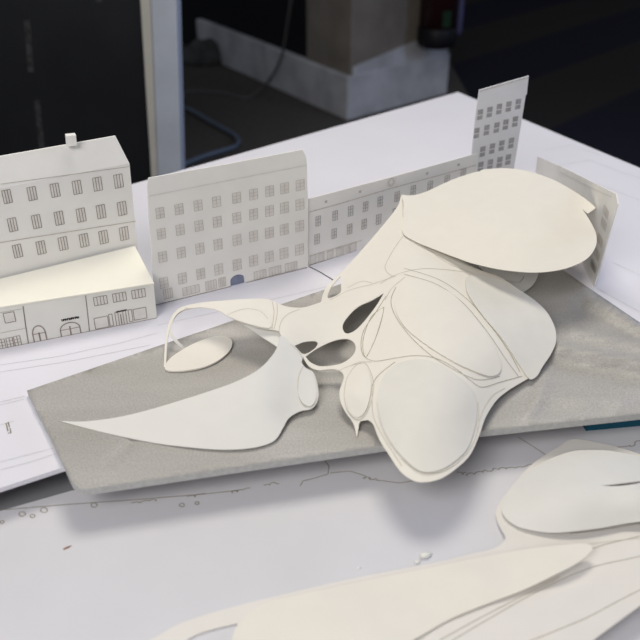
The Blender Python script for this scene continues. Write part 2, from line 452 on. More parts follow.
# tubular chair base lying on the floor
P = [(120, 90), (150, 98), (186, 108), (210, 121), (228, 131), (236, 136), (239, 141), (236, 146), (228, 149), (205, 156), (186, 163), (150, 176)]
Pp = smooth_path(P, False, 4); z = .013
t = thing('chair', U(186, 135, 0), 'blue grey bent tube sled base of a chair on the dark floor', 'chair')
m = MB(); m.tube([U(x, y, z) for x, y in Pp], .0095, n=10); m.build('sled_base', M_tube, t, True)
e1 = U(*P[0], z); e2 = U(*P[-1], z)
for e in (e1, e2):
    m = MB(); m.tube([e+Vector((0, 0, -.011)), e+Vector((-.01, 0, .03)), e+Vector((-.03, 0, .44))], .0125, n=10); m.build('leg', M_tube, t, True)
m = MB(); cc = (e1+e2)/2+Vector((-.03, 0, .44)); 
m.prism([Vector((e1.x-.32, min(e1.y,e2.y)-.02, .441)), Vector((max(e1.x,e2.x)+.0, min(e1.y,e2.y)-.02, .441)), Vector((max(e1.x,e2.x)+.0, max(e1.y,e2.y)+.02, .441)), Vector((e1.x-.32, max(e1.y,e2.y)+.02, .441))], Vector((0, 0, .03)))
m.build('seat', M_ext_b, t, bevel=.01)

# dim grey bag under there
bc = U(203, 62, 0)
m = MB(); n = 14; vs = []; fs = []
for j in range(8):
    v = j/7; 
    for i in range(n):
        a = 2*math.pi*i/n; rr = (1-.5*v**2)*(1+.1*math.sin(3*a+v*2))
        vs.append(bc+Vector((.16*rr*math.cos(a)+.05*v, .10*rr*math.sin(a), .12*v+(.02*math.sin(a*2) if v > .5 else 0))))
for j in range(7):
    for i in range(n): fs.append((j*n+i, j*n+(i+1) % n, (j+1)*n+(i+1) % n, (j+1)*n+i))
fs += [tuple(range(n))[::-1], tuple(7*n+i for i in range(n))]
m.add(vs, fs); tag(m.build('cloth_bag', M_bag, smooth=True), 'slumped dim grey bag on the dark floor beyond the chair base', 'bag')

# ================================================================== TABLE AND BOARDS
ins = (-(eR+eL)).normalized()
tc0 = e0+(eR+eL).normalized()*0.02
def atz(p, z): return Vector((p.x, p.y, z))
Rr = e0+eR*0.95; Ll = e0+eL*1.75
tbl = thing('table', atz((tc0+Vector((-.2, -.5, 0))), 0), 'dark topped table carrying the whole paper city model', 'table')
tp = [atz(tc0, TZ), atz(tc0+eR*.95, TZ), Vector((0.9, -.12, TZ)), Vector((-.85, -.12, TZ)), atz(tc0+eL*1.3, TZ)]
m = MB(); m.prism(tp, Vector((0, 0, -.03))); m.build('table_top', M_table, tbl, bevel=.002)
ctr = sum(tp, Vector())/5
for p in (tp[0], tp[1], tp[2], tp[3], tp[4]):
    q = p+(ctr-p)*.13; m = MB(); m.tube([atz(q, 0), atz(q, TZ-.03)], .022, n=16); m.build('leg', M_table, tbl, True)

def flat_lines(m, paths, z, w, mi, closed=False):
    for path in paths:
        Q = [U(x, y, z) for x, y in path]
        for i in range(len(Q)-1):
            t_ = (Q[i+1]-Q[i]); s = t_.cross(Vector((0, 0, 1)))
            if s.length == 0: continue
            s = s.normalized()*w/2; m.quad(Q[i]-s, Q[i]+s, Q[i+1]+s, Q[i+1]-s, mi)
# upper base board
bp = [e0, Rr, U(760, 352, BZ), U(640, 372, BZ), U(300, 430, BZ), U(63, 467.5, BZ), U(0, 488, BZ), U(-160, 545, BZ), Ll]
m = MB(); m.prism(bp, Vector((0, 0, -.004)))
zz = BZ+.0002
flat_lines(m, [[(0, 365), (60, 356), (120, 343), (157, 333)], [(0, 372), (70, 361), (150, 345)], [(0, 402), (25, 396)], [(0, 425), (14, 421)],
               [(0, 462), (30, 454), (58, 447)], [(0, 470), (30, 462), (61, 452)], [(0, 345+60), (24, 399)],
               [(158, 325), (230, 309), (330, 286)], [(560, 165), (590, 160), (620, 172), (640, 178)], [(575, 175), (600, 185), (640, 200)],
               [(545, 150), (570, 145), (600, 155)], [(600, 290), (640, 312)], [(612, 262), (640, 275)]], zz, .0007, 1)
flat_lines(m, [[(6, 423), (8, 431)], [(8, 422), (9.5, 427)], [(10, 428), (11, 433), (8, 433)]], zz, .0008, 3)
flat_lines(m, [[(309, 266.5), (320, 272), (334, 280.5)]], zz, .0016, 2)
tag(m.build('base_board', [M_board, M_boardln, M_seam, M_planln]), 'large white base board raised above the table, printed with pale street lines', 'board')
# hidden foam spacers carrying the board
for (x, y) in ((200, 400), (470, 300), (560, 200), (330, 230), (60, 330)):
    c = U(x, y, PZ if False else TZ); hh = BZ-.004-TZ
    m = MB(); m.prism([c+Vector((a, b, 0)) for a, b in ((-.03, -.02), (.03, -.02), (.03, .02), (-.03, .02))], Vector((0, 0, hh)))
    tag(m.build('foam_spacer', M_foam), 'white foam spacer under the raised base board', 'spacer', 'foam spacers under the base board')

# lower printed plan
random.seed(3)
pp = [U(-60, 530, PZ), U(0, 511, PZ), U(72, 490.5, PZ), U(300, 440, PZ), U(760, 395, PZ), U(760, 900, PZ), U(-160, 900, PZ)]
m = MB(); m.prism(pp, Vector((0, 0, -.0004)))
zz = PZ+.0002
paths = []
def loop(cx, cy, r, ry=None):
    ry = ry or r*.75; k = random.random()*6
    return [(cx+r*math.cos(a+k)*(1+.15*math.sin(3*a)), cy+ry*math.sin(a+k)) for a in [i*math.pi/5 for i in range(11)]]
for (x, y, r) in ((22, 514, 3.2), (32.5, 516, 2.4), (44, 510, 3.4), (2, 522, 2), (94, 505, 3), (182, 505, 2.5), (197, 503, 2)): paths.append(loop(x, y, r))
def squiggle(x0, y0, x1, y1, n, amp):
    out = []; L_ = math.hypot(x1-x0, y1-y0); x = x0; ph = 0; N_ = n*9; j_ = 0; k_ = 1
    for i in range(N_+1):
        u = i/N_
        if i % 9 == 0: k_ = random.choice((1, 1, -1, .4, .7)); j_ = random.uniform(.4, 1.1)
        ph += .7*k_
        out.append((x0+(x1-x0)*u+amp*j_*math.cos(ph), y0+(y1-y0)*u+amp*.6*j_*math.sin(ph)+amp*.35*math.sin(u*9+x0)))
    return out
paths += [squiggle(130, 503, 158, 500, 5, 2.2), squiggle(186, 497, 205, 494, 3, 1.8), squiggle(364, 477, 384, 481, 4, 2.6), squiggle(232, 492, 250, 488, 4, 2.0), squiggle(455, 472, 466, 474, 3, 2.0), squiggle(466, 474, 536, 464, 10, 1.9), squiggle(262, 485, 280, 483, 4, 1.8)]
paths += [[(0, 510), (60, 505), (130, 500), (205, 494), (240, 490)], [(300, 486), (303, 481), (315, 478), (328, 474), (329, 466), (325, 461)], [(384, 481), (400, 483), (412, 481)],
          [(330, 473), (350, 471), (366, 476)], [(518, 437), (534, 447), (546, 455), (552, 452), (568, 450), (573, 440)], [(536, 464), (546, 455)],
          [(600, 446), (620, 447), (629, 446)], squiggle(629, 446, 650, 437, 4, 2.2)]
flat_lines(m, paths, zz, .0006, 1)
tag(m.build('site_plan', [M_plan, M_planln]), 'white printed site plan sheet with small tree outlines below the raised board', 'plan')

# teal foam block under the slab's right end
m = MB(); q = [U(596, 431.5, PZ), U(720, 411, PZ), U(740, 370, PZ), U(560, 380, PZ)]
# block's front edge just behind the slab's front edge
sA = U(560, 431, BZ); sB = U(760, 411, BZ); dd = (sB-sA).normalized(); nb = Vector((-dd.y, dd.x, 0))
a_ = U(586, 431, PZ); b_ = U(760, 415, PZ); q = [a_, b_, b_+nb*.06, a_+nb*.06]
m.prism(q, Vector((0, 0, BZ-PZ-.0002)))
tag(m.build('foam_block', M_teal), 'teal foam block wedged under the right end of the grey slab', 'block')

# grey slab with a gently wrinkled surface on the right
sc = [(27, 390), (501, 229, ), (790, 419.5), (790, 386), (640, 408), (482, 431), (240, 466), (87, 488), (74, 486)]
def slab2():
    out = [(27, 390.5), (501, 229.5), (563, 270), (589, 288), (640, 322.5), (700, 362), (760, 396), (640, 414), (482, 431), (382, 446), (240, 466.5), (92, 488.5), (80, 489), (72, 482), (66, 470), (55, 446)]
    def ridge(x, y, x0, y0, x1, y1, w, h):
        dx, dy = x1-x0, y1-y0; l2 = dx*dx+dy*dy; u = ((x-x0)*dx+(y-y0)*dy)/l2; uu = max(0, min(1, u))
        d = math.hypot(x-x0-uu*dx, (y-y0-uu*dy)*1.5); return h*math.exp(-(d/w)**2)
    def hf(x, y):
        h = ridge(x, y, 560, 348, 720, 378, 8, 6.5)-ridge(x, y, 560, 366, 700, 396, 8, 4)
        h += ridge(x, y, 575, 333, 690, 356, 6, 4.5)+ridge(x, y, 545, 398, 620, 402, 9, 3.0)
        h += ridge(x, y, 592, 302, 690, 358, 5, 4)-ridge(x, y, 578, 306, 660, 348, 5, 2)
        h += ridge(x, y, 530, 415, 545, 380, 7, 3)-ridge(x, y, 94, 478, 132, 442, 6, 1.6)
        h += .35*math.sin(x*.13+y*.05)*max(0, min(1, (x-520)/60))
        return max(h*min(1, 1-(y-(431-(x-482)*.108)+12)/12 if y > 431-(x-482)*.108-12 else 1), -2.2)
    O = []
    for i in range(len(out)):
        a = out[i]; b = out[(i+1) % len(out)]; n = max(1, int(math.dist(a, b)/6))
        for k in range(n):
            u = k/n; rag = random.uniform(-.5, .5) if (a[0] < 80 and b[0] < 95) else 0
            O.append((a[0]+(b[0]-a[0])*u+rag, a[1]+(b[1]-a[1])*u))
    pts = list(O); edges = [(i, (i+1) % len(O)) for i in range(len(O))]; B = np.array(O)
    y = 230
    while y < 490:
        x = 27
        while x < 760:
            if inside((x, y), O) and ((B-np.array([x, y]))**2).sum(-1).min() > 6: pts.append((x, y))
            x += 5
        y += 5
    res = delaunay_2d_cdt([Vector(p) for p in pts], edges, [], 0, 1e-5)
    V2 = [(v.x, v.y) for v in res[0]]
    F = [tuple(f) for f in res[2] if inside((sum(V2[i][0] for i in f)/len(f), sum(V2[i][1] for i in f)/len(f)), O)]
    V = [U(p[0], p[1], SZ+hf(*p)/1000) for p in V2]; k = len(V)
    F = [f if (V[f[1]]-V[f[0]]).cross(V[f[2]]-V[f[0]]).z > 0 else tuple(reversed(f)) for f in F]
    Vb = [atz(v, BZ+.0002) for v in V]; cnt = set()
    for f in F:
        for a, b in zip(f, f[1:]+f[:1]): cnt.add((a, b))
    faces = F+[tuple(reversed([i+k for i in f])) for f in F]; fm = [0]*len(faces)
    for a, b in cnt:
        if (b, a) not in cnt: faces.append((b, a, a+k, b+k)); fm.append(1)
    o = mesh_obj('grey_slab', V+Vb, faces, [M_slab, M_slabedge], None, fm)
    for p in o.data.polygons:
        if p.material_index == 0: p.use_smooth = True
    return o
tag(slab2(), 'flat speckled grey slab carrying the curved white paper shell', 'slab')

# ================================================================== PAPER FACADES
class Plane:
    """upright plane through two ground points"""
    def __init__(s, a, b, z=BZ):
        s.A = a if isinstance(a, Vector) else U(a[0], a[1], z); s.B = b if isinstance(b, Vector) else U(b[0], b[1], z)
        s.z = s.A.z; d = s.B-s.A; d.z = 0; s.d = d.normalized(); s.n = Vector((s.d.y, -s.d.x, 0))
        if s.n.dot(CAM-s.A) < 0: s.n = -s.n
    def V(s, px, py, off=0):
        r = ray(px, py); A = s.A+s.n*off; t = (A-CAM).dot(s.n)/r.dot(s.n); return CAM+r*t
    def st(s, px, py):
        p = s.V(px, py); return ((p-s.A).dot(s.d), p.z)
    def P(s, u, z, off=0): q = s.A+s.d*u+s.n*off; return Vector((q.x, q.y, z))

def card(name, pl, poly, m_, parent, th=.0012, bottom=True):
    P = [pl.V(*p) for p in poly]
    m = MB(); m.prism(P, -pl.n*th); return m.build(name, m_, parent)
def bar(m, pl, u0, z0, u1, z1, w, mi=0, off=.0003):
    a = Vector((u0, z0)); b = Vector((u1, z1)); d = (b-a)
    if d.length == 0: return
    s = Vector((-d.y, d.x)).normalized()*w/2
    m.quad(pl.P(*(a-s), off), pl.P(*(b-s), off), pl.P(*(b+s), off), pl.P(*(a+s), off), mi)
def window(pl, px, py, wpx, hpx, style, parent, mats, name='printed_window', lw=.0006):
    u, z = pl.st(px, py); u1, _ = pl.st(px+wpx/2, py); u0, _ = pl.st(px-wpx/2, py); _, z1 = pl.st(px, py-hpx/2); _, z0 = pl.st(px, py+hpx/2)
    hw = (u1-u0)/2; hh = (z1-z0)/2; m = MB()
    m.quad(pl.P(u-hw, z-hh, .00015), pl.P(u+hw, z-hh, .00015), pl.P(u+hw, z+hh, .00015), pl.P(u-hw, z+hh, .00015), 1)
    if style == 'shutter':
        for k in (-1, -.33, .33, 1): bar(m, pl, u+hw*k, z-hh, u+hw*k, z+hh, lw)
        for k in (-1, 1): bar(m, pl, u-hw, z+hh*k, u+hw, z+hh*k, lw*.8)
    elif style == 'cross':
        for k in (-1, 0, 1): bar(m, pl, u+hw*k, z-hh, u+hw*k, z+hh, lw)
        for k in (-1, -.3, .35, 1): bar(m, pl, u-hw, z+hh*k, u+hw, z+hh*k, lw*.7)
    elif style == 'shop':
        for k in (-1, -.5, 0, .5, 1): bar(m, pl, u+hw*k, z-hh, u+hw*k, z+hh, lw)
        for k in (-1, 1): bar(m, pl, u-hw, z+hh*k, u+hw, z+hh*k, lw)
    elif style == 'plain':
        for k in (-1, 1): bar(m, pl, u+hw*k, z-hh, u+hw*k, z+hh, lw)
        for k in (-1, 1): bar(m, pl, u-hw, z+hh*k, u+hw, z+hh*k, lw)
    elif style == 'door':
        for k in (-1, -.45, .45, 1): bar(m, pl, u+hw*k, z-hh, u+hw*k, z+hh, lw)
        bar(m, pl, u, z-hh, u, z+hh*.6, lw*1.5)
        bar(m, pl, u-hw, z+hh, u+hw, z+hh, lw)
    elif style == 'solid':
        m.quad(pl.P(u-hw, z-hh, .0002), pl.P(u+hw, z-hh, .0002), pl.P(u+hw, z+hh, .0002), pl.P(u-hw, z+hh, .0002), 0)
        for k in (-.1,): bar(m, pl, u-hw, z+hh*k, u+hw, z+hh*k, lw, 1, .0003)
    return m.build(name, mats, parent)
def band(pl, pts, parent, mi, w=.0005, name='cornice_line'):
    m = MB(); q = [pl.st(*p) for p in pts]
    for a, b in zip(q, q[1:]): bar(m, pl, a[0], a[1], b[0], b[1], w)
    return m.build(name, mi, parent)
def arch(pl, px, py, wpx, hpx, parent, mats, fill=None, name='printed_arch', lw=.0007):
    u, z = pl.st(px, py); u1, _ = pl.st(px+wpx/2, py); u0, _ = pl.st(px-wpx/2, py); _, z1 = pl.st(px, py-hpx)
    hw = (u1-u0)/2; h = z1-z; sp = z+h*.55; pts = [(u-hw, z), (u-hw, sp)]
    for k in range(1, 10):
        a = math.pi*(1-k/10); pts.append((u+hw*math.cos(a), sp+(h*.45)*math.sin(a)))
    pts += [(u+hw, sp), (u+hw, z)]
    m = MB()
    if fill: m.add([pl.P(p[0], p[1], .00015) for p in pts], [tuple(range(len(pts)))], 1)
    for a, b in zip(pts, pts[1:]): bar(m, pl, a[0], a[1], b[0], b[1], lw)
    return m, pts

# --- row of shops, front left (folded card with a bright sloping roof)
PL1 = Plane((0, 349), (157, 318))
uR, zR = PL1.st(153.5, 284); uL0, zLm = PL1.st(0, 310)
th = (zR+zLm)/2
uRb = PL1.st(157, 318)[0]; uL = PL1.st(-70, 363)[0]
root = thing('shop_row_model', PL1.P(uR*.4, BZ), 'low white paper shop row with plain cream roof at far left', 'model building')
zb = th+.010
Bk1 = U(135, 247, zb); Bk0 = U(0, 280, zb)
_n = -PL1.n*.003; PL2 = Plane(atz(Bk0, BZ)+_n, atz(Bk1, BZ)+_n)
bkl = Bk0+(Bk0-Bk1).normalized()*(Bk0-Bk1).length*.5
FR = PL1.V(153.5, 284); FL = PL1.V(-70, 318.5); 
B0, B1 = PL1.P(uL, BZ), PL1.P(uRb, BZ)
m = MB(); g = -PL1.n*.0012
m.prism([B0, B1, FR, FL], g); 
m.build('front_wall', M_facadw, root)
m = MB(); rise = Vector((0, 0, .0012)); 
ov = PL1.n*.0008
m.prism([FL+ov, FR+ov+PL1.d*.0006, Bk1, bkl], rise); m.build('roof', M_roof, root)
side_b = atz(Bk1, BZ); m = MB(); m.prism([B1-PL1.n*.0014, side_b+PL1.n*.0016, Bk1+PL1.n*.0016-Vector((0,0,.0003)), FR-PL1.n*.0014-Vector((0,0,.0003))], -PL1.d*.0012)
m.build('side_wall', M_facadw, root)
inks = [M_ink, M_glass]
for (x, y) in ((100.5, 300.5), (119.5, 297), (138.5, 293.5)): window(PL1, x, y, 13.5, 8.5, 'shop', root, inks)
window(PL1, 9.5, 317.3, 11, 10, 'plain', root, inks); 
for x, y in ((2, 344), (10, 342.4), (17.5, 340.8)): window(PL1, x, y, 6.5, 10, 'cross', root, inks)
for x, y, w_, h_, s_ in ((101.5, 322.5, 14, 11, 'plain'), (121, 318, 11, 13.5, 'door'), (140, 313.6, 13, 11, 'plain')): window(PL1, x, y, w_, h_, s_, root, inks, 'printed_shopfront')
for x, y in ((111, 320), (130.5, 315.5)): window(PL1, x, y, 3.5, 12, 'plain', root, inks, 'printed_shopfront')
for (x, y, w_, h_) in ((41, 342.5, 13, 17.5), (71.5, 336, 20, 14)):
    m, pts = arch(PL1, x, y, w_, h_, root, None, True, lw=.0010)
    u, z = PL1.st(x, y); 
    bar(m, PL1, u, z, u, z+.011, .0014); bar(m, PL1, pts[1][0], pts[1][1], pts[-2][0], pts[-2][1], .0007)
    m.build('printed_arch_door', inks, root)
band(PL1, [(23, 306), (25.5, 325), (28.5, 344)], root, M_ink, .0009, 'party_wall_line')
band(PL1, [(85.5, 295.5), (87.5, 313), (89.5, 332)], root, M_ink, .0007, 'party_wall_line')
band(PL1, [(0, 333), (13, 330.5), (26, 328)], root, M_inkf)
band(PL1, [(0, 349), (157, 318)], root, M_ink, .0009, 'ground_line')
band(PL1, [(0, 312.5), (23, 308.5)], root, M_inkf)
# the two tiny black shop names (too small to read in the photograph): rows of short strokes
def lettering(x0, y0, x1, y1, hpx, n):
    m = MB(); random.seed(n)
    for i in range(n):
        u_ = (i+.5)/n; x = x0+(x1-x0)*u_; y = y0+(y1-y0)*u_
        u, z = PL1.st(x, y); du = (PL1.st(x1, y1)[0]-PL1.st(x0, y0)[0])/n*.36; dz = hpx*.00042
        bar(m, PL1, u-du, z-dz, u-du, z+dz, .0007); bar(m, PL1, u+du, z-dz, u+du*.8, z+dz, .0006)
        if i % 2: bar(m, PL1, u-du, z+dz*.8, u+du, z+dz*.8, .0006)
        if i % 3: bar(m, PL1, u-du, z, u+du, z, .0006)
        if i % 4 == 0: bar(m, PL1, u-du, z-dz*.8, u+du, z-dz*.8, .0006)
    return m.build('shop_name_lettering', M_black, root)
lettering(61.5, 320.3, 79, 317, 2.6, 9); lettering(116, 312, 127, 309.8, 1.9, 7)

# --- tall townhouse behind it
root = thing('townhouse_facade', atz(Bk0, BZ), 'tall grey paper townhouse facade with a chimney at far left, behind the shop row', 'model building')
P2 = PL2
eavR = P2.V(129.5, 163.5); eavL = eavR-P2.d*.17
m = MB(); bot0 = atz(eavL, BZ); bot1 = atz(P2.V(136, 247), BZ)
m.prism([bot0, bot1, eavR, eavL], -P2.n*.0012); m.build('front_wall', M_facade, root)
zrv = P2.V(115, 136).z; ez = eavR.z
zr = ez+(zrv-ez)*.9
r1 = U(115.5, 136, zr); r0 = r1-P2.d*((eavR-eavL).length-.0)
m = MB(); m.prism([eavL+Vector((0,0,.0001)), eavR+Vector((0,0,.0001)), r1, r0], -P2.n*.0012+Vector((0, 0, .0002))); rf = m.build('roof', M_facade, root)
band(P2, [(0, 184), (129, 166.5)], root, M_inkf, .0006)
band(P2, [(0, 242.5), (136, 221)], root, M_inkf, .0007)
cols = [(7, 196.5), (32, 193.5), (55, 190.2), (77, 187.3), (97.5, 184), (118.5, 181)]
for i, (x, y) in enumerate(cols):
    window(P2, x, y, 8.5, 13.5, 'shutter', root, inks); window(P2, x+[5.5, 4.5, 4, 4, 3.5, 3.5][i], y+28.2-(i*.15), 8.5, 13.5, 'shutter', root, inks)
    window(P2, x+[10.5, 9, 8, 7, 6, 5.5][i], y+[54.5, 54, 53.3, 53, 53, 52.5][i], 8.5, 13, 'shutter', root, inks)
k = ((71, 145.2)); a = (66, 146, 75.5, 144.8, 76.5, 135.2, 66.8, 136)
zk = zr
ch = [U(67.2, 146.5, zr), U(77, 145.2, zr)]
PLc = Plane(ch[0], ch[1], zr); m = MB(); m.prism([PLc.V(67.2, 146.8), PLc.V(77, 145.5), PLc.V(76, 135.2), PLc.V(66.2, 136.2)], -PLc.n*.007)
m.build('chimney', M_facade, root)

# --- broad centre facade
PL3 = Plane((155, 305.5), (308, 267.5)); root = thing('townhouse_facade', PL3.P(PL3.st(230, 284)[0], BZ), 'broad tall paper facade with four rows of nine windows and an arched doorway', 'model building')
m = MB()
pl = PL3
opu, opz = pl.st(238, 288); ow = (pl.st(245.3, 288)[0]-pl.st(231, 288)[0])/2; oh = pl.st(238, 274.5)[1]-BZ
outer = [(307.3, 267.7), (308, 215), (307, 166), (306, 157), (302.5, 149.7), (225, 164.5), (148.5, 178), (147.3, 187), (150.5, 240), (155, 305.5)]
OP = [pl.st(*p) for p in outer]; OP[0] = (OP[0][0], BZ); OP[-1] = (OP[-1][0], BZ)
ar = [(opu-ow, BZ)]+[(opu-ow, BZ+oh*.5)]+[(opu+ow*math.cos(math.pi*(1-k/10)), BZ+oh*.5+oh*.5*math.sin(math.pi*(1-k/10))) for k in range(1, 10)]+[(opu+ow, BZ+oh*.5), (opu+ow, BZ)]
allp = OP+ar   # one simple polygon: outline plus a notch for the arched opening
res = delaunay_2d_cdt([Vector(p)*10 for p in allp], [(i, (i+1) % len(allp)) for i in range(len(allp))], [], 0, 1e-6)
vv = [(v.x/10, v.y/10) for v in res[0]]; fs = [f for f in res[2] if inside((sum(vv[i][0] for i in f)/3, sum(vv[i][1] for i in f)/3), allp)]
V3 = [pl.P(*v) for v in vv]; k = len(V3); Vb = [v-pl.n*.0012 for v in V3]; cnt = set(); F = []
for f in fs:
    f = tuple(f); f = f if (V3[f[1]]-V3[f[0]]).cross(V3[f[2]]-V3[f[0]]).dot(pl.n) > 0 else f[::-1]; F.append(f)
    for a, b in zip(f, f[1:]+f[:1]): cnt.add((a, b))
F += [tuple(i+k for i in f)[::-1] for f in F]
for a, b in list(cnt):
    if (b, a) not in cnt: F.append((b, a, a+k, b+k))
mesh_obj('front_wall', V3+Vb, F, M_facade, root)
inf = [M_inkf, M_glass]
m = MB(); m.prism([pl.P(u_, z_, -.0013) for u_, z_ in ar], -pl.n*.0004); o = m.build('doorway', M_doorshade, root); o['label'] = 'blue grey panel painting the shade in the arched opening'  # inset panel, the shade behind the opening painted as blue grey
xs = [160, 179, 198, 216.5, 236.5, 253.5, 269.5, 284.5, 300]
for r, (ya, yb) in enumerate(((213, 185), (233.7, 204.5), (256.8, 226), (282.8, 249.5))):
    for i, x in enumerate(xs):
        xx = x+r*[1.3, 1.1, .9, .7, .2, 0, -.1, -.2, -.2][i]; window(pl, xx, ya+(yb-ya)*(x-160)/140, 8.2, 10.5, 'cross', root, inf, lw=.0005)
for (x, y, w_, h_) in ((168, 293.5, 9, 10), (191, 290, 17, 8), (211, 285, 11, 9), (222, 282, 7, 9), (260, 274.5, 12, 8), (275, 270.5, 12, 8), (291, 266.5, 12, 8)):
    window(pl, x, y, w_, h_, 'shop', root, [M_inkf, M_glass], 'printed_shopfront', .0005)
band(pl, [(149, 196), (225, 181), (307, 165)], root, M_glass, .0008)
band(pl, [(155, 305), (231, 286.3)], root, M_ink, .0007, 'ground_line'); band(pl, [(245.5, 282.7), (307, 267.4)], root, M_ink, .0007, 'ground_line')

# --- long low facade to its right
PL4 = Plane(PL3.P(PL3.st(307.4, 265)[0]+.001, BZ)-PL3.n*.003, U(362, 249, BZ)); pl = PL4
root = thing('long_low_facade', U(390, 240, BZ), 'long low paper facade with a small crest over two rows of windows', 'model building')
P = [(300, 267.5), (478, 212), (478, 153), (390, 177.5), (309, 198.5), (300, 201)]
PP = [pl.V(*p) for p in P]; PP[0] = atz(PP[0], BZ); PP[1] = atz(PP[1], BZ)
# start right of the neighbouring facade
PP[0] = pl.P(pl.st(308.5, 265)[0], BZ); PP[5] = pl.V(308.7, 198.8); PP = [PP[0], PP[1], PP[2], PP[3], PP[5]]
m = MB(); m.prism(PP, -pl.n*.0012); m.build('front_wall', M_facade, root)
ing = [M_inkg, M_glass]
for x, y in ((318, 221), (335, 215.5), (350.5, 211), (365.5, 206.5), (380, 201.5), (397, 196.5), (413, 190.5), (430, 186), (447, 180), (463, 174)): window(pl, x, y, 4.6, 9.5, 'cross', root, ing, lw=.0007)
for x, y in ((317, 239), (334, 233.5), (349.5, 229), (364, 224), (378.5, 219.3), (395, 213)): window(pl, x, y, 4.6, 9.5, 'cross', root, ing, lw=.0007)
band(pl, [(309, 212), (340, 203.5), (390, 188.5), (440, 175), (476, 165)], root, M_inkf, .0008)
band(pl, [(309, 256), (362, 240)], root, M_inkf, .0006)
band(pl, [(309, 265.3), (362, 249.4)], root, M_ink, .0009, 'ground_line')
for x, y in ((326, 201.7), (360, 191.7), (427, 173.5), (458.5, 164.8)):
    window(pl, x, y, 2.2, 2.2, 'solid', root, ing, 'printed_attic_opening')
for x, y in ((313, 259.5), (321, 257), (330, 255), (339, 252), (346, 250), (353, 247.5)): window(pl, x, y, 6, 8.5, 'plain', root, [M_inkf, M_glass], 'printed_shopfront', .0005)
m = MB(); u, z = pl.st(391, 182.2)
for r in (.0042, .0030):
    for k in range(14):
        a, b = k/14*2*math.pi, (k+1)/14*2*math.pi; bar(m, pl, u+r*math.cos(a), z+r*1.15*math.sin(a), u+r*math.cos(b), z+r*1.15*math.sin(b), .0005)
for s_ in (-1, 1):
    for zz_ in (-.003, .0, .003): bar(m, pl, u+s_*.0062, z+zz_, u+s_*.0045, z+zz_+.001, .0005)
m.build('printed_crest', M_inkf, root)

# --- tower-like facade
PL5 = Plane(pl.V(471, 190)*1, pl.V(471, 190)+(U(640, 150, BZ)-U(471, 190, BZ))); 
a = pl.P(pl.st(478.5, 160)[0], BZ); PL5 = Plane(atz(a, BZ), atz(a, BZ)+PL3.d); pl5 = PL5
root = thing('tower_facade', atz(a, BZ)+PL5.d*.04, 'narrow tall paper facade rising above the long low one, with grey windows', 'model building')
P = [(471.5, 158), (475.5, 118), (479.5, 90), (528.8, 75.8), (526.8, 94.5), (525.8, 95), (512, 176), (468, 200)]
PP = [pl5.V(*p) for p in P]
b1 = atz(PP[-2], BZ); b0 = atz(PP[0], BZ)
PP = PP[:-2]+[b1, b0]
m = MB(); m.prism(PP, -pl5.n*.0012); m.build('front_wall', M_facshade, root)
for row in (((480, 114.5), (489.5, 112), (499, 109), (508.5, 106.5), (518, 104)), ((476.5, 133), (486.5, 130), (496.5, 127.5), (505.5, 124.5), (515, 121.5)), ((482.5, 151.5), (492, 148.5), (501.5, 145.5), (511, 143)), ((480.5, 167), (490, 164.5), (499.5, 162), (508, 159.5))):
    for x, y in row: window(pl5, x, y, 5.2, 10, 'solid', root, [M_inkg, M_facshade], lw=.001)
band(pl5, [(479, 91.5), (528, 77.5)], root, M_inkf, .0006)

# --- far right facade behind the big lobe
c = U(594, 287, BZ); PL6 = Plane(c+Vector((.012, .26, 0)), c); pl = PL6
root = thing('townhouse_facade', c-pl.d*.05, 'pale paper facade behind the big lobe at the right edge of the board', 'model building')
P = [(598, 286), (617.5, 204), (616, 194), (600, 186), (560, 166), (537.5, 156.5), (535, 175)]
PP = [pl.V(*p) for p in P]; PP[0] = atz(c, BZ); PP.append(atz(PP[-1], BZ))
m = MB(); m.prism(PP, -pl.n*.0012); m.build('front_wall', M_facade, root)
for x, y in ((606, 212), (604, 224), (600, 240), (597, 254), (594, 266)): window(pl, x, y, 6, 10, 'cross', root, inf, lw=.0007)
for x, y, w_ in ((583, 272, 14), (593, 266, 6)): window(pl, x, y, w_, 8, 'shop', root, inf, 'printed_shopfront', .0006)
band(pl, [(612, 197), (600, 192), (560, 172)], root, M_glass, .001)

# ================================================================== MAIN PAPER SHELL
hM = tps([
 (303, 357, 20), (296, 345, 25), (281, 336, 31), (272, 330, 31), (250, 325, 31), (229, 319, 31), (205, 309, 31), (188, 307, 30), (240, 300, 33), (268, 300, 31), (302, 307, 27), (325, 300, 20), (327, 287, 12), (341, 274, 20),
 (364, 247, 36), (384, 224, 47), (397, 206, 54), (402, 195, 57), (417, 195, 56), (404, 235, 50), (429, 250, 46), (455, 262, 41), (498, 277, 31),
 (380, 283, 35), (350, 310, 24), (330, 345, 18), (343, 377, 15), (341, 400, 11), (356, 437, 1), (367, 420, 9), (389, 455, 11), (426, 482, 9), (457, 467, 10), (479, 436, 9), (495, 402, 9), (520, 383, 6),
 (543, 365, 6), (556, 340, 9), (545, 310, 18), (518, 287, 27), (420, 290, 42), (440, 330, 38), (400, 350, 31), (490, 350, 27), (425, 400, 30), (470, 400, 22), (400, 430, 20), (520, 330, 22), (380, 380, 24), (355, 390, 20), (430, 450, 18)], .002)
shell = thing('paper_shell_model', U(400, 400, SZ), 'large curved white paper shell of petal and leaf shapes on the grey slab', 'paper model')
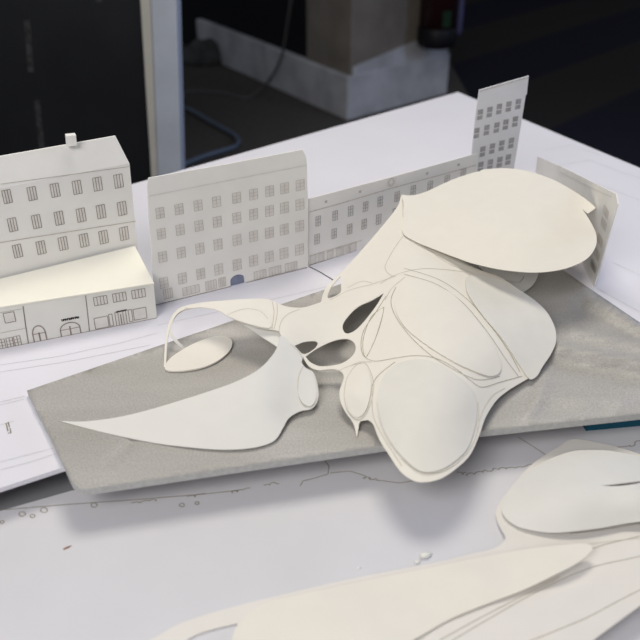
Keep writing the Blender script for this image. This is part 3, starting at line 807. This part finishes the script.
outM = [(303, 357), (297, 349), (289, 342), (281, 336), (279, 331), (272, 329.5), (262, 328), (248, 324), (236, 320), (229, 316.5), (217, 310), (203, 307.3), (190, 308), (185, 307.5), (188, 305), (205, 302), (225, 300.5), (245, 299), (268, 299.3), (285, 306), (302, 307.5), (315, 304), (321, 302, 1), (323, 294), (327, 286), (341, 272.5), (364, 247.5), (384, 224), (397.4, 206.5), (401.5, 194.5, 1), (409, 195.5), (418, 194.5, 1),
 (430, 205), (445, 230), (456, 254), (465, 262.5), (480, 270), (498, 276), (508, 282), (519, 289.5), (538.5, 303.5), (551, 321), (554, 341), (541, 364), (530, 377), (522, 382), (507.5, 391), (496, 401), (485.6, 417.5), (479, 436), (470, 455), (457.5, 467.5), (442, 478), (426, 482), (414, 480.6), (401, 472), (389, 455), (379, 439), (373, 424), (368, 420, 1), (360, 421.5), (358.5, 428), (356.8, 438, 1), (353.5, 424), (346, 413), (341, 403), (339.5, 391), (344, 377), (341, 371.5), (333, 369), (318, 370), (309, 366)]
holes = [[(384, 293, 1), (372, 300), (360, 305.5), (351, 313), (343.5, 323), (342.8, 329), (346.5, 333.5), (355, 330.5), (364.5, 321), (376, 306)],
 [(305.5, 356.5, 1), (318, 348), (335, 340.3), (348.5, 339), (355.5, 345.5), (353, 355), (341, 363.5), (322, 366.3), (311, 362.5)],
 [(294.5, 345.8, 1), (304, 342), (315, 341), (318, 343.2), (314, 349), (304.5, 354), (298, 350)],
 [(328, 298), (330, 289.5), (336, 281), (341, 276.5), (341, 284), (340, 293)]]
lines = [
 ([(384, 307), (381, 322), (374, 342), (366, 357), (363, 350), (364, 335), (372, 316), (384, 307)], 1),
 ([(386, 296), (376, 312), (364, 330), (361, 345), (364, 356), (375, 361), (395, 358), (415, 355.5), (435, 358), (455, 368), (470, 380), (482, 387), (500, 382), (522, 376)], 1),
 ([(396, 287), (391, 300), (395, 315), (410, 336), (432, 356), (455, 370), (475, 379), (488, 379), (500, 376)], 1),
 ([(404, 268), (440, 280), (468, 300), (490, 325), (508, 350), (520, 372)], 1), ([(404, 274), (436, 284), (462, 302), (486, 330), (505, 358), (519, 377)], 1),
 ([(380, 284), (395, 275), (418, 269), (440, 269), (466, 272)], 2), ([(330, 300), (350, 290), (372, 284), (396, 276)], 2),
 ([(372, 386), (376, 378), (383, 371), (395, 362)], 1), ([(372, 386), (372, 400), (374, 418), (384, 438), (402, 466)], 2),
 ([(344, 395), (347, 378), (357, 364.5), (366, 364), (373, 380), (372, 398), (366, 414), (357, 420), (347, 410), (344, 395)], 2),
 ([(318, 371), (335, 371.5), (349, 366), (362, 363)], 2), ([(350, 366), (360, 362), (372, 362)], 2),
 ([(404, 236), (425, 247), (446, 262), (470, 272), (485, 275)], 2), ([(403, 232), (430, 243), (452, 256), (470, 266)], 1),
 ([(403, 236), (392, 252), (385, 268), (392, 276)], 2), ([(347, 288), (362, 281), (372, 283)], 2), ([(402, 195), (403, 215), (404, 233)], 2),
 ([(272, 301), (274, 312), (272, 329)], 2), ([(277, 303), (277, 315), (274, 329)], 2),
 ([(300, 309), (288, 314), (281, 322), (279, 332)], 2), ([(478, 402), (478, 428), (469, 450), (453, 466), (436, 473), (418, 471), (402, 459)], 2),
 ([(505, 388), (492, 396), (482, 412), (477, 430)], 2), ([(385, 300), (392, 288), (405, 277)], 2),
]
cm = [M_card, M_score, M_scoref]
sheet('shell_sheet', outM, hM, SZ, cm, shell, holes, lines, lw=.55)
# lens panel on the left bridge, raised a little
sheet('lens_panel', [(225, 315, 1), (234, 309.5), (248, 306.5), (262, 309.5), (270, 318), (271, 327), (262, 327), (243, 322)], hM, SZ, cm, shell, lift=.0009, lines=[([(227, 315), (236, 311), (248, 308.5), (261, 311.5), (268, 319)], 2)], lw=.4)
# overlapping discs
D1 = [(378, 405), (377, 394), (382.5, 378), (393, 366), (407.5, 360.3), (423, 359.5), (442, 366), (460.6, 379), (473, 392.5), (477, 408), (475, 427), (467, 449), (451, 464), (435.6, 471), (420, 470.5), (404, 458), (389, 439), (381, 421)]
def lift_l(base, k, x0, x1, mm): return lambda x, y: base(x, y)+mm*max(0, min(1, (x-x0)/(x1-x0)))
h1 = lambda x, y: hM(x, y)+1.6-.9*max(0, min(1, (x-378)/90))-.6*max(0, (y-400)/70)
sheet('round_panel', D1, h1, SZ, [M_greyc, M_score, M_scoref], shell, lift=.0008)
D2 = [(394, 300), (397, 291), (406, 285), (425, 283.5), (449, 291.5), (469, 310.6), (488, 336), (501, 363), (499.5, 373), (489, 376), (461, 365), (433, 349), (408, 330), (397, 314)]
sheet('round_panel', D2, hM, SZ, cm, shell, lift=.0011)
D3 = [(465.5, 280), (468, 276), (482, 274.7), (502, 280), (522, 291.5), (543, 307.5), (554, 325), (556, 341), (551, 354), (543, 366), (537, 376), (530, 379), (520, 365), (502, 338), (482, 314), (468, 293)]
h3 = lambda x, y: hM(x, y)+1.0*max(0, 1-(abs(x-466)/40))
o = sheet('round_panel', D3, h3, SZ, [M_greyc, M_score, M_scoref], shell, lift=.0012)
D4 = [(346.6, 392.5), (350, 378), (357.5, 367.5), (365, 367), (371, 380), (369.5, 399), (364, 413), (356, 417), (348.5, 409)]
sheet('oval_panel', D4, hM, SZ, cm, shell, lift=.0011)
D5 = [(383, 308.5), (380, 323), (374, 341), (367, 354.5), (364.5, 348), (366, 333), (374, 315.5)]
sheet('slender_panel', D5, hM, SZ, cm, shell, lift=.0008)

# big leaf at the left, leaning up to the bridge
hS = tps([(60, 421, .6), (90, 427, 1.0), (120, 434, 1.2), (178, 446, 1.5), (220, 449.6, 2), (251, 448, 2.5), (271, 442, 3), (282, 429, 5), (289, 418, 5), (300, 411, 5), (313, 408, 5), (318, 396, 9), (316, 375, 14),
          (303, 357, 20.5), (296, 345, 25.5), (281, 336, 31.5), (279, 346, 30), (271, 357, 30), (257, 371, 28), (234, 382.6, 24), (206, 392, 19), (178, 401, 13.5), (150, 409, 9), (117, 417, 5), (85, 421, 2.5), (270, 400, 16.5), (220, 425, 11)], .001)
outS = [(60, 421, 1), (85, 421.3), (117, 417.3), (150, 409.5), (187, 398.3), (206, 392.3), (234, 382.4), (257, 370.5), (271, 357), (278, 345), (279.5, 337), (282, 335.5), (289, 341), (297, 348.5), (303, 356.5), (301.5, 362), (306, 368), (313, 372), (317, 382), (318.5, 395), (316, 404), (311, 409), (300, 411.3), (289, 418), (283, 428), (277, 438), (269, 443.5), (251, 448), (220, 449.6), (178, 446), (150, 442), (120, 436), (90, 429)]
sheet('leaf_sheet', outS, hS, SZ, [M_cardw, M_score, M_scoref], shell, lines=[([(302, 358), (299, 352), (290, 344)], 2), ([(303, 366), (298.5, 377), (298, 390), (301, 402), (306, 407)], 2)], lw=.5)
sheet('oval_panel', [(307, 371), (313.5, 376), (316.5, 388), (316, 399), (311, 406), (304, 404), (299, 396), (298.6, 384), (302, 374)], hS, SZ, [M_cardw, M_score, M_scoref], shell, lift=.0009)
# underside flap seen below the bridge
hF = tps([(229, 318, 29), (248, 324, 29), (272, 330, 28.5), (280, 336, 28.5), (278, 347, 26), (262, 338, 25), (245, 328, 26)], .01)
sheet('under_flap', [(238, 321, 1), (250, 323), (262, 327), (272, 328.5), (280, 334.5), (280, 341), (277.5, 347, 1), (262, 337), (250, 329)], hF, SZ, [M_cardw], shell, lift=-.0012)
# slender struts of the arch
hA = tps([(165, 367, .3), (165.5, 358, 3), (167, 336, 13), (171, 321, 20), (178, 311, 26), (188, 307, 30), (200, 305, 31.5), (215, 304, 32)], .0)
sheet('arch_strut', ribbon_outline([(165, 367), (165.6, 350), (167, 336), (171, 321), (178, 311), (188, 306.8), (200, 304.5)], [2.2, 2.2, 2.6, 3.4, 3.6]), hA, SZ, [M_card], shell, grid=2, closed_smooth=False)
hB = tps([(187, 350, .5), (180, 345, 6), (172, 335, 13), (170.5, 325, 18), (175, 315, 23), (183, 309, 27.5), (192, 307.5, 30)], .0)
sheet('arch_strut', ribbon_outline([(187, 350), (179, 344), (172, 335.5), (170.5, 326), (175, 315.5), (183, 309.8), (192, 308)], [2.4, 3, 3.4, 3.0, 2.2, 2.0]), hB, SZ, [M_cardw], shell, grid=2, closed_smooth=False)
# flat oval petal on the slab
hO = tps([(165, 366, 1.2), (200, 345, 2.4), (225, 337, 3), (232, 342, 2.8), (215, 360, 1.8), (198, 354, 2.0), (185, 370, 1.4)], .01)
sheet('oval_petal', [(164.5, 366), (171, 357.5), (186, 347.5), (202, 340), (217, 336), (228, 337), (232.3, 342), (229, 351), (217, 361), (201, 367.5), (183, 370.5), (170, 370.7), (165, 369)], hO, SZ, [M_card, M_score, M_scoref], shell, thick=.0014, lift=.0008)

# upper lobe: the big floating petal, and the strip below it
hL = tps([(402, 195, 58), (418, 194, 59), (404, 235, 51.5), (429, 248, 49), (455, 257, 48), (473, 263, 49), (502, 269, 50), (534, 272, 51), (563, 268, 53), (585, 260, 56), (596, 245, 60), (596, 235, 62), (588, 213, 66), (563, 190, 68), (534, 174, 68), (506, 169, 67), (473, 172, 65), (445, 182, 63), (470, 215, 65), (520, 220, 68), (560, 230, 66), (430, 220, 58)], .01)
outL = [(402, 196), (404, 205), (403, 220), (403.5, 233.5), (416, 241.5), (429, 247), (455, 257), (473.5, 263.3), (502, 269.5), (534.5, 272.3), (563, 269), (585, 260), (595, 248), (596.5, 236), (591, 222.5), (578, 204), (563, 192), (548, 182.5), (534.5, 176), (518, 171.5), (504, 169.8), (485, 170.8), (473.5, 172.5), (458, 177.5), (445, 182.8), (430, 190), (418, 194.3), (409, 195.6)]
sheet('big_lobe', outL, hL, SZ, cm, shell, lift=.0004)
hL2 = lambda x, y: hL(x, y)
outL2 = [(480, 171), (500, 168.3), (518, 169.3), (534.5, 173), (549, 178), (563, 184.6), (583, 197), (593, 205), (595.8, 208, 1), (588, 213.5, 1), (577, 206), (560, 200), (530, 186), (500, 180)]
sheet('lobe_underlayer', outL2, hL2, SZ, cm, shell, lift=-.0010)
# curled petal under the lobe
hC = tps([(470, 262, 22), (490, 268, 18), (536, 272, 14), (536, 288, 3), (520, 300, 1), (500, 285, 8)], .01)
sheet('curled_petal', [(478, 262), (500, 262), (525, 262), (537, 266), (538, 275), (533, 285), (524, 292), (516, 296), (500, 285), (488, 275)], hC, SZ, [M_cardw, M_score, M_scoref], shell, lines=[([(480, 270), (505, 280), (520, 282), (524, 276)], 1)], lw=.7)

# ================================================================== FOREGROUND PAPER SHELL
fg = thing('paper_shell_model', U(520, 570, PZ), 'cream curved paper shell lying on the printed plan in the near right corner', 'paper model')
hG = tps([(100, 660, 1), (200, 616, 1.2), (275, 596, 1.5), (440, 562, 3), (500, 545, 4), (497, 520, 3), (505, 495, 4), (560, 455, 4), (640, 440, 4), (700, 450, 4), (590, 565, 6), (640, 540, 8), (700, 560, 10), (592, 640, 17), (640, 605, 17), (690, 570, 17), (400, 680, 6), (300, 700, 3), (560, 600, 10)], .02)
outG = [(60, 690), (110, 656), (150, 640), (175, 626), (200, 616.5), (240, 605), (275, 596.5), (350, 579), (440, 561.5), (470, 554), (489, 550), (500, 545), (505.5, 538), (502, 530.5), (497.5, 522), (496, 512), (500, 502), (512, 486), (530, 466), (548, 453), (560, 446), (567, 441), (576, 439), (600, 443), (625, 449), (650, 458), (720, 480), (740, 520), (690, 570), (640, 605.5), (592, 641), (560, 668), (520, 720), (300, 760), (120, 740)]
hole = [[(183, 648), (190, 638), (210, 630), (238, 623, 1), (232, 640), (226, 656), (200, 662)]]
gl = [([(500, 556), (540, 549), (580, 545), (640, 538), (700, 533)], 2), ([(455, 612), (500, 591), (540, 575), (570, 559), (600, 546), (640, 536)], 1), ([(440, 640), (480, 618), (530, 592), (560, 577)], 1),
      ([(420, 660), (480, 624), (540, 590), (590, 568), (640, 556), (690, 540)], 1), ([(520, 645), (560, 629), (590, 616), (620, 600), (660, 580)], 1), ([(570, 533.5), (600, 530), (640, 523), (690, 512)], 1)]
sheet('base_sheet', outG, hG, PZ, [M_fgbase]+[M_score, M_scoref], fg, hole, gl, lw=.5, grid=8)
hH = tps([(502, 510, 6), (511, 522, 6), (540, 532, 7), (580, 532, 9), (626, 524, 11), (690, 510, 12), (504, 501, 8), (530, 470, 10), (557, 456, 11), (585, 450, 12), (640, 458, 12), (700, 470, 12), (580, 490, 24), (640, 495, 26), (540, 500, 17)], .01)
outH = [(501.5, 508), (504, 499), (513, 484.5), (530, 470), (543, 462), (557.5, 455.7), (571, 451.5), (585, 450), (612.5, 451), (640, 457), (700, 475), (725, 500), (690, 512), (650, 520), (626, 523.5), (599, 528.3), (564, 532.3), (545, 532.3), (530, 529.8), (518, 526.5), (509, 521), (503.5, 515)]
sheet('round_lobe', outH, hH, PZ, [M_cardw]+cm[1:], fg, [[(600, 485.6, 1), (618, 483.6), (640, 481), (660, 479, 1), (640, 483), (618, 486)]], grid=6)
hJ = tps([(100, 668, 2), (200, 620, 2.5), (350, 583, 5), (480, 556, 9), (560, 546, 16), (588, 545, 17), (592, 550, 17), (585, 558, 17), (557, 573, 16), (523, 590, 11), (489, 603, 9), (454, 617, 8), (400, 650, 8), (300, 700, 6), (350, 620, 9), (480, 575, 14)], .02)
outJ = [(238, 624.5), (262, 604), (300, 594.5), (350, 583.5), (420, 569.5), (480, 557), (530, 548.5), (560, 545.2), (580, 543.3), (590, 544.5), (592.5, 549), (585, 557.5), (572, 566), (557, 573.5), (523, 590), (489, 603), (454, 617), (425, 633), (380, 660), (300, 710), (230, 720), (226, 660), (232, 640)]
sheet('leaf_sheet', outJ, hJ, PZ, cm, fg, grid=8)

# crumbs on the plan
def crumb(px, py, sx, sy, sz, m_, label, rot=0.4):
    c = U(px, py, PZ); m = MB(); n = 8; vs = []; fs = []
    for j, (r, z) in enumerate(((.6, 0), (1, .35), (.8, .8), (.2, 1))):
        for i in range(n):
            a = 2*math.pi*i/n; x, y = sx*r*math.cos(a)*(1+.2*math.sin(3*a+j)), sy*r*math.sin(a)
            vs.append(c+Vector((x*math.cos(rot)-y*math.sin(rot), x*math.sin(rot)+y*math.cos(rot), z*sz)))
    for j in range(3):
        for i in range(n): fs.append((j*n+i, j*n+(i+1) % n, (j+1)*n+(i+1) % n, (j+1)*n+i))
    fs += [tuple(range(n))[::-1], tuple(3*n+i for i in range(n))]
    m.add(vs, fs); tag(m.build('crumb', m_, smooth=True), label, 'crumb')
crumb(67, 548, .0032, .0007, .0008, M_crumb, 'tiny orange brown sliver lying on the printed plan at the left', .6)
crumb(425, 557, .0045, .0025, .0035, M_crumbw, 'larger white glue crumb by the upper edge of the near paper shell', .2)
crumb(417, 563, .0022, .0014, .0018, M_crumbw, 'middle-sized white glue crumb just left of the largest one', .2)
crumb(359, 568.5, .0012, .001, .0012, M_crumbw, 'smallest white glue speck, alone on the plan', .2)

# ================================================================== LIGHT
def area(name, loc, target, size, power, col, sy=None):
    l = bpy.data.lights.new(name, 'AREA'); l.energy = power; l.color = col; l.shape = 'RECTANGLE'; l.size = size; l.size_y = sy or size
    o = bpy.data.objects.new(name, l); o.location = loc; o.rotation_euler = (Vector(target)-Vector(loc)).to_track_quat('-Z', 'Y').to_euler(); C.objects.link(o); return o
area('ceiling_light', (.05, 1.2, 2.3), (0, .6, .75), .7, 14, (1, .95, .85), .6)
area('front_fill', (-.65, -.8, 2.1), (0, .7, .8), 1.0, 24, (1, .975, .95))  # added fill from the camera side to brighten the facades, no source seen
area('cool_light_right', (2.3, 1.9, 1.45), (0.1, .9, .75), .8, 17, (.52, .64, 1))  # cool light from an unseen source out of view, grazes the slab wrinkles
wd = bpy.data.worlds.new('World'); bpy.context.scene.world = wd; wd.use_nodes = True
bg = wd.node_tree.nodes['Background']; bg.inputs[0].default_value = (.80, .86, 1, 1); bg.inputs[1].default_value = .17

cam = bpy.data.cameras.new('camera'); co = bpy.data.objects.new('camera', cam); C.objects.link(co)
co.location = CAM; co.rotation_euler = (math.pi/2-PITCH, 0, 0); cam.sensor_width = 36; cam.lens = FPX/640*36
cam.clip_start = .01; cam.dof.use_dof = True; cam.dof.focus_distance = .74; cam.dof.aperture_fstop = 7.5
S = bpy.context.scene; S.camera = co
S.view_settings.view_transform = 'Standard'; S.view_settings.look = 'None'; S.view_settings.gamma = 1; S.view_settings.exposure = 0
S.view_settings.use_curve_mapping = False
